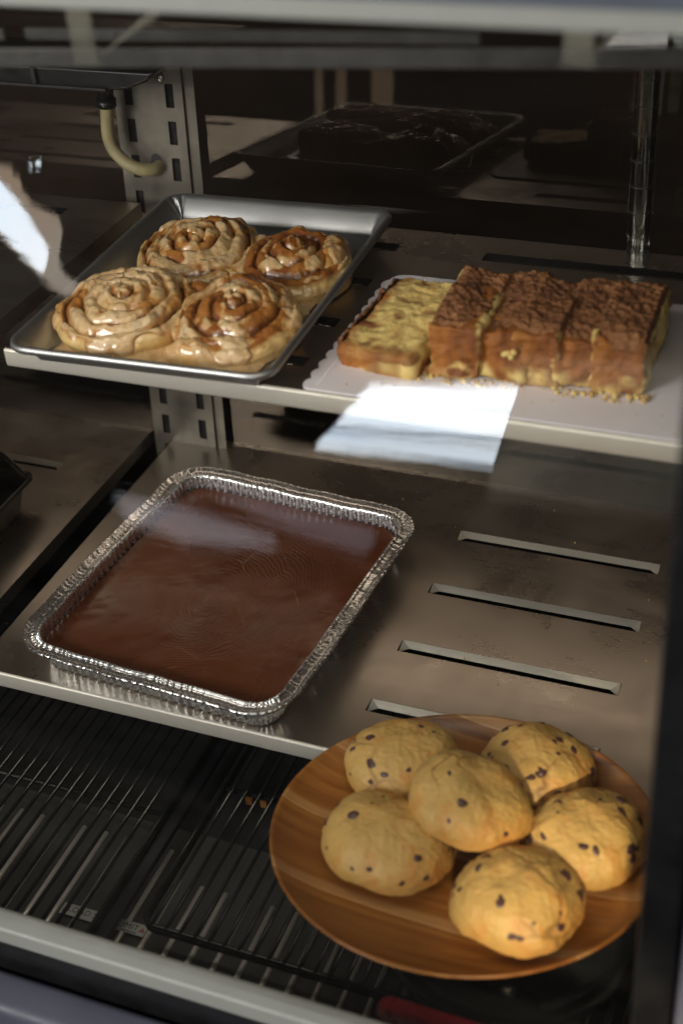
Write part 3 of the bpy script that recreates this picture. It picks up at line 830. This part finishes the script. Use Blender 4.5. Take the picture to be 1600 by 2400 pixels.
# ------------------------------------------------------------------ crumb cake
def slab(name, parent, mat, w, d, h, n=(14, 40, 24), disp=.0016, seed=0, cutf=None, rnd=.004, loc=None):
    """rounded noisy box centred in x,y with z from 0 to h; cutf(x,y,z,side)->(cut,swirl)"""
    import bmesh
    bm = bmesh.new()
    nx, ny, nz = n
    idx = {}
    def vert(i, j, k):
        key = (i, j, k)
        if key not in idx:
            idx[key] = bm.verts.new((-w/2+w*i/nx, -d/2+d*j/ny, h*k/nz))
        return idx[key]
    for i in range(nx):
        for j in range(ny):
            for k in (0, nz):
                q = [vert(i, j, k), vert(i+1, j, k), vert(i+1, j+1, k), vert(i, j+1, k)]; bm.faces.new(q if k else q[::-1])
    for i in range(nx):
        for k in range(nz):
            for j in (0, ny):
                q = [vert(i, j, k), vert(i+1, j, k), vert(i+1, j, k+1), vert(i, j, k+1)]; bm.faces.new(q if j == 0 else q[::-1])
    for j in range(ny):
        for k in range(nz):
            for i in (0, nx):
                q = [vert(i, j, k), vert(i, j+1, k), vert(i, j+1, k+1), vert(i, j, k+1)]; bm.faces.new(q if i else q[::-1])
    cut = []; sw = []
    bm.verts.index_update()
    for v in bm.verts:
        x, y, z = v.co
        # round the box
        cx = max(-w/2+rnd, min(w/2-rnd, x)); cy = max(-d/2+rnd, min(d/2-rnd, y)); cz = max(rnd, min(h-rnd, z))
        dv = Vector((x-cx, y-cy, z-cz))
        nr_ = dv.normalized() if dv.length > 1e-9 else Vector((0, 0, 1))
        p = Vector((cx, cy, cz))+nr_*rnd if dv.length > 1e-9 else Vector((x, y, z))
        if dv.length < rnd*.999 and dv.length > 1e-9:
            p = Vector((cx, cy, cz))+nr_*rnd
        q = Vector((x*70+seed*11, y*70, z*70))
        dd = noise.noise(q)*disp+noise.noise(q*2.3)*disp*.6+noise.noise(q*5.5)*disp*.35+noise.noise(q*.35)*disp*1.3
        c_, s_ = cutf(x, y, z, nr_) if cutf else (0, 0)
        cut.append(c_); sw.append(s_)
        v.co = p+nr_*dd
    me = bpy.data.meshes.new(name); bm.to_mesh(me); bm.free(); me.materials.append(mat)
    for k, a in (('cut', cut), ('swirl', sw)):
        at = me.attributes.new(k, 'FLOAT', 'POINT'); at.data.foreach_set('value', np.asarray(a, dtype=np.float32))
    me.polygons.foreach_set('use_smooth', [True]*len(me.polygons))
    o = link(bpy.data.objects.new(name, me), parent)
    if loc: o.location = loc
    return o

def crumb_layer(name, parent, w, d, z0, seed):
    nx, ny = 60, 150; V = []
    for i in range(nx):
        for j in range(ny):
            u, v = i/(nx-1), j/(ny-1)
            x = -w/2+w*u; y = -d/2+d*v
            e = min(1, min(u, 1-u)*16)*min(1, min(v, 1-v)*12)
            p = Vector((x*95+seed*4, y*95, seed)); cl = noise.cell_vector(p)
            vd = noise.voronoi(p*1.25)[0][0]
            v2 = noise.voronoi(p*.62+Vector((3, 7, 1)))[0][0]; v3 = noise.voronoi(p*2.4)[0][0]
            z = z0-.003*(1-e)**2-.007*max(0, (.30-v)/.30)**2+(.0034*sqrt(max(0, 1-min(1, v2*1.15)**2))*(.4+.9*abs(noise.noise(p*.35)))+.0026*sqrt(max(0, 1-min(1, vd*1.2)**2))+.0022*(.5-v3))*e+.007*noise.noise(p*.22)-.002
            k = 1+.02*noise.noise(p*.7)
            V.append((x*k, y*k, z))
    o = grid_mesh(name, V, nx, ny, False, M['crumbtop'], parent)
    o.data.flip_normals()
    return o

CZ = H+.0025
labs = ['leftmost standing slice of crumb cake beside the tipped slice', 'second standing crumb cake slice from the left with pale crumbs stuck to its front',
        'middle standing slice of crumb cake with plain brown front', 'fourth standing crumb cake slice, left of the end slice, with a ragged crumb top',
        'right end slice of crumb cake showing its yellow cut side']
xs = [.4300, .4665, .4985, .5280, .5560, .5920]
hs_ = [.050, .0465, .0490, .0460, .0475]
for k in range(5):
    w = xs[k+1]-xs[k]+.0062; cx = (xs[k]+xs[k+1])/2; h = hs_[k]
    yf = .134+(.002 if k in (1, 3) else 0)+.004*k*.6
    dep = .098+.004*sin(k*2.1)
    t = thing('crumb_cake_slice', labs[k], 'cake slice', (cx, yf+dep/2, CZ), radians([-1.5, .8, -1, 1.5, 1.0][k]), 'standing slices of crumb cake')
    def cf(x, y, z, nn, w=w, dep=dep, h=h, k=k):
        side = 1 if abs(x) > w/2-.0035 else 0
        front = y < -dep/2+.004
        c = 0.
        if side and not (front and abs(x) < w/2-.001): c = .95
        if front:
            c = max(0, min(1, .4+1.8*noise.noise(Vector((x*60+k, z*60, 3)))-max(0, z-.008)*60)) if z < .016 else 0
            if abs(x) > w/2-.0018: c = max(c, .35+1.4*noise.noise(Vector((z*120, k, 1))))
        s = max(0, min(1, noise.noise(Vector((y*60+k*3, z*90, 1)))*3-.4)) if c > .5 else 0
        return c, s
    slab('cake_body', t, M['crust'], w, dep, h-.004, (18, 40, 30), .0036, k+1, cf, .0022)
    crumb_layer('crumb_topping', t, w*1.0, dep*.99, h+.0005, k+1)

# slice tipped on its side, cut face up
t = thing('crumb_cake_slice', 'single slice of crumb cake tipped on its side, yellow cut face up', 'cake slice', (.3915, .1880, CZ+.0005), radians(-8))
t.rotation_euler = (radians(5), radians(-3), radians(-8))
def cf2(x, y, z, nn):
    top = z > .016
    edge = min(x+.036, 100) 
    n_ = noise.noise(Vector((x*70, y*70, 2)))
    c = 1. if top else max(0., min(1., .35+2.2*noise.noise(Vector((x*45, y*45, z*60+8)))))
    lft = (x+.036)/.012+n_*1.4
    if lft < 1 and top: c *= max(0, lft)
    fr_ = (y+.061)/.014+n_*1.2
    if fr_ < 1 and top: c = c*max(.15, fr_)
    s = max(0, min(1, n_*2.2-.35+max(0, 1-(x+.036)/.02)*.9+max(0, 1-(y+.061)/.030)*.7))
    return c, s
slab('cake_body', t, M['crust'], .070, .122, .024, (44, 70, 14), .0021, 9, cf2, .006)
V = []; nx, ny = 26, 70
for i in range(nx):
    for j in range(ny):
        u = i/(nx-1); v = j/(ny-1); a = pi*u
        y = -.059+.120*v; p = Vector((a*3, y*95, 7))
        r = .0125*(1+.25*noise.noise(p)+.35*(.5-noise.voronoi(p*1.4)[0][0]))*(min(1, min(v, 1-v)*9)**.5)
        V.append((-.0335-.55*r*sin(a), y, .0130+r*cos(a)))
o = grid_mesh('crumb_topping', V, nx, ny, False, M['crumbtop'], t); o.data.flip_normals()

# crumbs fallen on the board
m = MB(); rnd = random.Random(4)
def crumb(m, x, y, z, r):
    import itertools
    vs = []
    for i in range(5):
        for j in range(7):
            a = pi*i/4; b = 2*pi*j/7; rr = r*(.75+.5*rnd.random())
            vs.append((x+rr*sin(a)*cos(b), y+rr*sin(a)*sin(b), z+rr*.8*cos(a)))
    m.add(vs, [(i*7+j, i*7+(j+1) % 7, (i+1)*7+(j+1) % 7, (i+1)*7+j) for i in range(4) for j in range(7)])
for _ in range(90):
    x = .405+.19*rnd.random(); y = .1375-.014*rnd.random()**2+(x-.43)*.04; r = .0007+.0024*rnd.random()**2.2
    crumb(m, x, y, CZ+r*.5, r)
for _ in range(22):
    x = .55+.05*rnd.random(); y = .135+.008*rnd.random(); crumb(m, x, y, CZ+.001, .001+.0026*rnd.random())
for _ in range(16):
    x = .419+.016*rnd.random(); y = .135+.03*rnd.random(); crumb(m, x, y, CZ+.001, .001+.003*rnd.random())
me = m.build('cake_crumbs', M['crust'], None, True)
at = me.data.attributes.new('cut', 'FLOAT', 'POINT'); at.data.foreach_set('value', np.asarray([.5+.5*((i//35*7919) % 5 > 1) for i in range(len(me.data.vertices))], dtype=np.float32))
tag(me, 'loose yellow and brown cake crumbs fallen along the front of the slices', 'crumbs'); me['kind'] = 'stuff'
m = MB()
for (x, z, r) in ((.4905, .031, .0032), (.4935, .0285, .0036), (.4958, .0325, .0030), (.4880, .0295, .0026)): crumb(m, x, .1365, CZ+z-.003, r)
me = m.build('cake_crumb_cluster', M['crust'], None, True)
at = me.data.attributes.new('cut', 'FLOAT', 'POINT'); at.data.foreach_set('value', np.ones(len(me.data.vertices), dtype=np.float32))
tag(me, 'small cluster of pale crumbs stuck on the brown front of the crumb cake', 'crumbs')

m = MB(); rnd = random.Random(12)
for _ in range(46):
    x = .05+.58*rnd.random(); y = .01+.40*rnd.random(); r = .0004+.0010*rnd.random()**3
    if .05 < x < .37 and -.02 < y < .33: continue
    crumb(m, x, y, .0003+r*.5, r)
for _ in range(24):
    x = .33+.33*rnd.random(); y = .095+.03*rnd.random(); crumb(m, x, y, CZ+.0003, .0004+.0007*rnd.random())
me = m.build('shelf_crumbs', M['crust'], None, True)
at = me.data.attributes.new('cut', 'FLOAT', 'POINT'); at.data.foreach_set('value', np.full(len(me.data.vertices), .6, dtype=np.float32))
tag(me, 'tiny stray crumbs scattered over the steel shelf and the board front', 'crumbs'); me['kind'] = 'stuff'

# ------------------------------------------------------------------ cookie plate on its stand
PX, PY, PZ = .517, -.078, .014
pl = thing('wooden_plate', 'round acacia wood plate piled with chocolate chip cookies', 'plate', (PX, PY, PZ), radians(11.8))
m = MB(); R = .143
m.lathe([(.0001, .0012), (.06, .0008), (.095, .0016), (.118, .0048), (.133, .0102), (.1395, .0142), (.1418, .0160), (R, .0160), (R+.0008, .0148), (R, .0132), (.137, .0085), (.118, .0000), (.09, -.006), (.0001, -.007)], 160)
m.v = [(a*1.07, b*.925, c) for a, b, c in m.v]
m.build('plate_body', M['wood'], pl, True)
st = thing('plate_stand', 'dark round glazed stand beneath the wooden cookie plate', 'stand', (.550, -.070, -.0885))
m = MB(); m.lathe([(.0001, .006), (.06, .006), (.088, .010), (.098, .020), (.1025, .025), (.1055, .023), (.104, .012), (.095, .001), (.0001, 0)], 96)
m.build('stand_base', M['bowl'], st, True)
m = MB(); m.lathe([(.030, .0065), (.018, .02), (.015, .045), (.020, .075), (.045, .088), (.0465, .0905), (.0001, .0908)], 64)
m.build('stand_stem', M['bowl'], st, True)

def make_cookie(label, cx, cy, z, rx, ry_, h, rz, seed, nchips, tilt=(0, 0)):
    t = thing('cookie', label, 'cookie', (cx, cy, z), rz, 'chocolate chip cookies on the wooden plate')
    t.rotation_euler = (tilt[0], tilt[1], rz)
    nu, nv = 90, 200
    V = []; A = {'crack': [], 'edge': []}
    def surf(a, th):
        ra = sin(a)**.86; ca = cos(a)
        x = rx*ra*cos(th); y = ry_*ra*sin(th)
        if ca >= 0: z_ = h*ca**.92
        else: z_ = -h*.22*(-ca)**.6
        bx = 1+.05*noise.noise(Vector((cos(th)*1.2+seed, sin(th)*1.2, seed)))
        x *= bx; y *= bx
        b = .0040*noise.noise(Vector((x*28+seed, y*28, z_*28)))+.0013*noise.noise(Vector((x*75+seed, y*75, z_*75)))+.0006*noise.noise(Vector((x*260, y*260, z_*260)))
        q = Vector((x*26+seed*3, y*26, z_*18+seed))
        wq = q+Vector((noise.noise(q*1.9), noise.noise(q*1.9+Vector((9, 0, 0))), 0))*.38
        v_ = noise.voronoi(wq)[0]; ed = v_[1]-v_[0]
        gate = max(0, min(1, -.1+2.4*noise.noise(q*.55+Vector((4, 4, 4)))))
        cr = max(0, 1-ed/.09)*gate
        if ca < 0: cr = 0
        nrm = Vector((x/rx**2, y/ry_**2, z_/h**2)).normalized()
        p = Vector((x, y, z_))+nrm*(b-.0008*cr)
        return p, cr, nrm
    for i in range(nu):
        a = pi*.78*i/(nu-1) if i else 1e-3
        for j in range(nv):
            p, cr, nn = surf(a, 2*pi*j/nv)
            V.append(p); A['crack'].append(min(1, cr*.85)); A['edge'].append(max(0, min(1, (a-1.0)/.7)))
    zmin = min(p[2] for p in V)
    V = [(p[0], p[1], p[2]-zmin) for p in V]
    grid_mesh('cookie_dough', V, nu, nv, True, M['cookie'], t, A)
    rg = random.Random(seed*13+5)
    for k in range(nchips):
        a = .15+1.15*sqrt(rg.random()); th = 2*pi*(k*.381966+rg.random()*.12)
        p, cr, nn = surf(a, th)
        me = CH[k % 3]
        o = bpy.data.objects.new('chocolate_chip', me); link(o, t)
        s = .0022+.0040*rg.random()**1.6
        o.location = (p.x-nn.x*s*.38, p.y-nn.y*s*.38, p.z-zmin-nn.z*s*.38)
        o.rotation_mode = 'QUATERNION'; qn = nn.to_track_quat('Z', 'Y'); o.rotation_quaternion = qn
        o.scale = (s*(.8+.6*rg.random()), s*(.7+.5*rg.random()), s*.55)
    return t
CH = []
for q in range(3):
    m = MB(); vs = []
    for i in range(9):
        for j in range(14):
            a = pi*i/8; b = 2*pi*j/14; rr = 1+.28*noise.noise(Vector((sin(a)*cos(b)*1.7+q*9, sin(a)*sin(b)*1.7, cos(a)*1.7)))
            vs.append((rr*sin(a)*cos(b), rr*sin(a)*sin(b), rr*cos(a)))
    me = bpy.data.meshes.new('chip_mesh'); me.from_pydata(vs, [], [(i*14+j, (i)*14+(j+1) % 14, (i+1)*14+(j+1) % 14, (i+1)*14+j) for i in range(8) for j in range(14)])
    me.materials.append(M['chip']); me.polygons.foreach_set('use_smooth', [True]*len(me.polygons)); CH.append(me)
cz = PZ+.008
make_cookie('cookie at the back left of the plate, large dark chip on its side', .4470, -.0250, cz, .049, .043, .031, radians(20), 1, 18)
make_cookie('cookie at the back right of the plate, many chips scattered across its top', .5530, .0000, cz, .047, .044, .033, radians(30), 2, 22)
make_cookie('cookie at the left of the plate with a big chip near its middle', .4640, -.1090, cz, .055, .043, .031, radians(-8), 3, 18)
make_cookie('cookie at the right of the plate beside the black post', .6080, -.0600, cz+.002, .049, .045, .032, radians(40), 4, 20)
make_cookie('round cookie nearest the front rim of the plate', .5750, -.1330, cz+.003, .049, .045, .033, radians(10), 5, 20)
make_cookie('cookie lying on top of the others in the middle of the plate', .5180, -.0690, cz+.024, .051, .043, .031, radians(-22), 6, 8, (-.08, .05))

# ------------------------------------------------------------------ wire racks
def rack(label, x0, x1, y0, y1, z, cross, front=True, seed=0):
    t = thing('wire_rack', label, 'wire rack', (0, 0, 0), 0, 'black wire racks on the case floor')
    m = MB(); r = .013; rt = .0028
    P = []
    for cx, cy, a0 in ((x1-r, y1-r, 0), (x0+r, y1-r, pi/2), (x0+r, y0+r, pi), (x1-r, y0+r, 1.5*pi)):
        for k in range(7): a = a0+pi/2*k/6; P.append((cx+r*cos(a), cy+r*sin(a), z))
    P.append(P[0]); m.tube(P, rt, 10, False)
    m.tube([(a, b, c-.006) for a, b, c in P], rt*.9, 10, False)
    m.build('rack_frame', M['wire'], t, True)
    m = MB(); x = x0+.011
    while x < x1-.006:
        m.tube([(x, y0-.001, z+.002), (x, y1+.001, z+.002)], .0019, 8); x += .01365
    m.build('rack_wires', M['wire'], t, True)
    for c in cross:
        m = MB(); m.tube([(x0, c, z-.0022), (x1, c, z-.0022)], .0024, 8); m.build('cross_bar', M['wire'], t, True)
    return t
rack('left black wire rack running under the front rail', -.62, .2125, -.222, .425, -.092, [-.039, .16])
rack('right black wire rack beneath the cookie plate', .2510, .690, -.156, .425, -.092, [.009, .20])
m = MB(); m.box(.2150, .2285, -.216, .425, -.104, -.0965)
tag(m.build('divider_bar', M['black'], None, bevel=.002), 'flat black bar in the gap between the two wire racks', 'bar')
# little orange tabs seen between the wires
m = MB()
m.box(.268, .275, .016, .019, -.118, -.110); m.box(.283, .2895, .017, .020, -.118, -.110)
tag(m.build('orange_clip', simple('orange_plastic', (.25, .10, .02), .5), None), 'small orange clip below the back of the right wire rack', 'clip')

# red tag at the bottom
rt = thing('red_tag', 'dark red plastic tag lying at the front edge beside the plate stand', 'tag', (.566, -.2125, -.026), radians(-1))
m = MB(); w, d, r = .150, .020, .009; P = trayprof(w, d, 0, r, 10)
stack(m, [P, trayprof(w, d, .003, r, 10)], True, True); m.build('tag_body', M['red'], rt, bevel=.0008)
rt.rotation_euler = (radians(20), 0, radians(-1))

# ------------------------------------------------------------------ unseen glowing shapes added for their reflections in the glass
wn = thing('window_card', 'bright daylit window with thin bars reflected across the front glass', 'glow card')  # unseen card beside the camera, skewed to shape the window reflection
def card_quad(name, pts, mat, parent, y=-2.6, th=.0):
    m = MB(); m.add([(a, y, b) for a, b in pts], [tuple(range(len(pts)))])
    return m.build(name, mat, parent)
WC = [(0.263, 0.338), (0.424, 0.357), (0.405, 0.27), (0.203, 0.26)]
def wmix(u, v):  # card corner interpolation
    A_, B_, C_, D_ = WC
    top = (A_[0]+(B_[0]-A_[0])*u, A_[1]+(B_[1]-A_[1])*u); bot = (D_[0]+(C_[0]-D_[0])*u, D_[1]+(C_[1]-D_[1])*u)
    return (top[0]+(bot[0]-top[0])*v, top[1]+(bot[1]-top[1])*v)
for v0, v1 in ((0, .30), (.325, .62), (.665, .73), (.755, 1)):
    card_quad('pane', [wmix(.0, v0), wmix(1, v0), wmix(1, v1), wmix(.0, v1)], M['bright_glow'] if v0 < .6 else M['low_glow'], wn, -.8)
for v0, v1 in ((.30, .325), (.62, .665), (.73, .755)):
    card_quad('card_bar', [wmix(0, v0), wmix(1, v0), wmix(1, v1), wmix(0, v1)], M['bar_glow'], wn, -.7996)
w2 = thing('side_card', 'angular glowing card giving the bright reflection at the left edge', 'glow card')  # added card cut to the outline of the left reflection
card_quad('pane', [(-0.27, 0.554), (-0.201, 0.515), (-0.171, 0.489), (-0.134, 0.442), (-0.141, 0.416), (-0.148, 0.416), (-0.201, 0.457), (-0.271, 0.501)], M['bright_glow'], w2, -.8)
card_quad('warm_rim_card', [(-0.271, 0.568), (-0.202, 0.531), (-0.185, 0.53), (-0.184, 0.522), (-0.175, 0.521), (-0.172, 0.506), (-0.158, 0.492), (-0.124, 0.479), (-0.118, 0.466), (-0.124, 0.431), (-0.114, 0.414), (-0.094, 0.405), (-0.11, 0.391), (-0.133, 0.399), (-0.147, 0.411), (-0.203, 0.453), (-0.273, 0.496)], M['warm_glow'], w2, -.802)  # warm glowing rim of the same added card
lb = thing('small_lamp', 'tiny bright lamp glint mirrored at the upper left of the glass', 'lamp')
for (xq, zq), rq in zip([(-0.149, 0.537), (-0.159, 0.534)], (.0035, .0022)):
    m = MB(); m.lathe([(.0001, rq), (rq*.7, rq*.7), (rq, 0), (rq*.7, -rq*.7), (.0001, -rq)], 12, (xq, -.8, zq)); m.build('bulb', M['bright_glow'], lb, True)
w3 = thing('band_cards', 'dim glowing cards giving the light bands reflected over the chocolate cake', 'light')  # two unseen cards added to glow as bands on the cake
card_quad('band', [(-1.095, -0.434), (-0.876, -0.439), (-0.613, -0.473), (-0.6, -0.498), (-0.873, -0.534), (-1.043, -0.503)], M['dim_light'], w3)
card_quad('band', [(-0.815, -0.377), (-0.618, -0.379), (-0.345, -0.407), (-0.331, -0.439), (-0.363, -0.477), (-0.566, -0.451)], M['dim_light2'], w3, -2.603)
rm = thing('haze_card', 'dim glowing card giving the haze mirrored in the front glass', 'partition')  # glowing card added for the pale haze in the front glass
card_quad('panel', [(-.02, .075), (1.2, .19), (1.2, -.22), (-.06, -.27)], M['room_haze'], rm, -2.61)

pp = thing('stripe_cards', 'glowing upright cards giving the pale stripes mirrored in the dark rear glass', 'post')  # unseen glowing strips added to draw stripes in the rear glass
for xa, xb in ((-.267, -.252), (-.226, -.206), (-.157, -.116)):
    card_quad('post', [(xa, .04), (xb, .04), (xb, .26), (xa, .26)], M['stripe_glow'], pp, -.65)

# dark surroundings behind the rear glass
bw = MB(); bw.add([(-3, 1.9, -1), (3, 1.9, -1), (3, 1.9, 2), (-3, 1.9, 2)], [(0, 1, 2, 3)])
bw = bw.build('wall_back', M['darkwall']); bw['kind'] = 'structure'
fl = MB(); fl.add([(-4, -4, -.9), (4, -4, -.9), (4, 3, -.9), (-4, 3, -.9)], [(0, 1, 2, 3)])
fl = fl.build('floor', M['dark_floor']); fl['kind'] = 'structure'

# ------------------------------------------------------------------ light
W = bpy.data.worlds.new('World'); S.world = W; W.use_nodes = True
nt = W.node_tree; bg = nt.nodes['Background']
tc = nt.nodes.new('ShaderNodeTexCoord'); sx = nt.nodes.new('ShaderNodeSeparateXYZ'); nt.links.new(tc.outputs['Generated'], sx.inputs[0])
rp = nt.nodes.new('ShaderNodeValToRGB'); mr = nt.nodes.new('ShaderNodeMapRange'); mr.inputs[1].default_value = -1; mr.inputs[2].default_value = 1
nt.links.new(sx.outputs['Z'], mr.inputs[0]); nt.links.new(mr.outputs[0], rp.inputs[0])
e = rp.color_ramp.elements; e[0].position = .45; e[0].color = (.018, .015, .012, 1); e[1].position = .8; e[1].color = (.17, .155, .14, 1)
nt.links.new(rp.outputs[0], bg.inputs[0]); bg.inputs[1].default_value = .85

def area(name, loc, target, size, power, col, spread=None):
    L = bpy.data.lights.new(name, 'AREA'); L.shape = 'RECTANGLE'; L.size, L.size_y = size; L.energy = power; L.color = col
    if spread: L.spread = radians(spread)
    o = link(bpy.data.objects.new(name, L)); o.location = loc
    o.rotation_euler = (Vector(target)-Vector(loc)).to_track_quat('-Z', 'Y').to_euler(); return o
area('key_daylight', (-.85, -1.95, 1.25), (.28, .1, .15), (.9, .6), 48, (1.0, .97, .92))
area('room_fill', (1.2, -1.9, 1.3), (.4, .0, .1), (1.0, .7), 6, (1.0, .90, .78))
area('case_fill', (.25, -.075, .66), (.25, -.04, 0), (.9, .03), .8, (1.0, .90, .74))  # unseen fill added under the canopy to brighten the case floor
area('rear_fill', (.20, .395, .28), (.20, .45, .0), (.9, .03), .27, (1.0, .78, .58))  # unseen warm fill added to brighten the back of the lower shelf
sp_ = bpy.data.lights.new('warm_shaft', 'SPOT'); sp_.energy = 130; sp_.spot_size = radians(7); sp_.spot_blend = .35; sp_.shadow_soft_size = .03; sp_.color = (1, .80, .50)
so_ = link(bpy.data.objects.new('warm_shaft', sp_)); so_.location = (.95, -1.6, .75); so_.rotation_euler = (Vector((.622, -.135, .03))-so_.location).to_track_quat('-Z', 'Y').to_euler()

# ------------------------------------------------------------------ camera
cam = bpy.data.cameras.new('camera'); co = link(bpy.data.objects.new('camera', cam))
r_ = Vector((.928801, .364313, -.067854)); u_ = Vector((-.159858, .559079, .813558)); f_ = Vector((-.334326, .744786, -.577512))
mat = Matrix((( r_.x, u_.x, -f_.x), (r_.y, u_.y, -f_.y), (r_.z, u_.z, -f_.z))).to_4x4()
mat.translation = Vector((.75212, -.78423, .86998)); co.matrix_world = mat
cam.sensor_fit = 'VERTICAL'; cam.sensor_height = 36; cam.lens = 48.926; cam.clip_start = .01; cam.clip_end = 100
cam.dof.use_dof = True; cam.dof.focus_distance = 1.34; cam.dof.aperture_fstop = 3.5; cam.dof.aperture_blades = 7
S.camera = co
S.view_settings.view_transform = 'Standard'; S.view_settings.look = 'None'; S.view_settings.exposure = 0
S.render.engine = 'CYCLES'
S.cycles.max_bounces = 10; S.cycles.transparent_max_bounces = 16; S.cycles.sample_clamp_indirect = 4
S.cycles.use_denoising = True
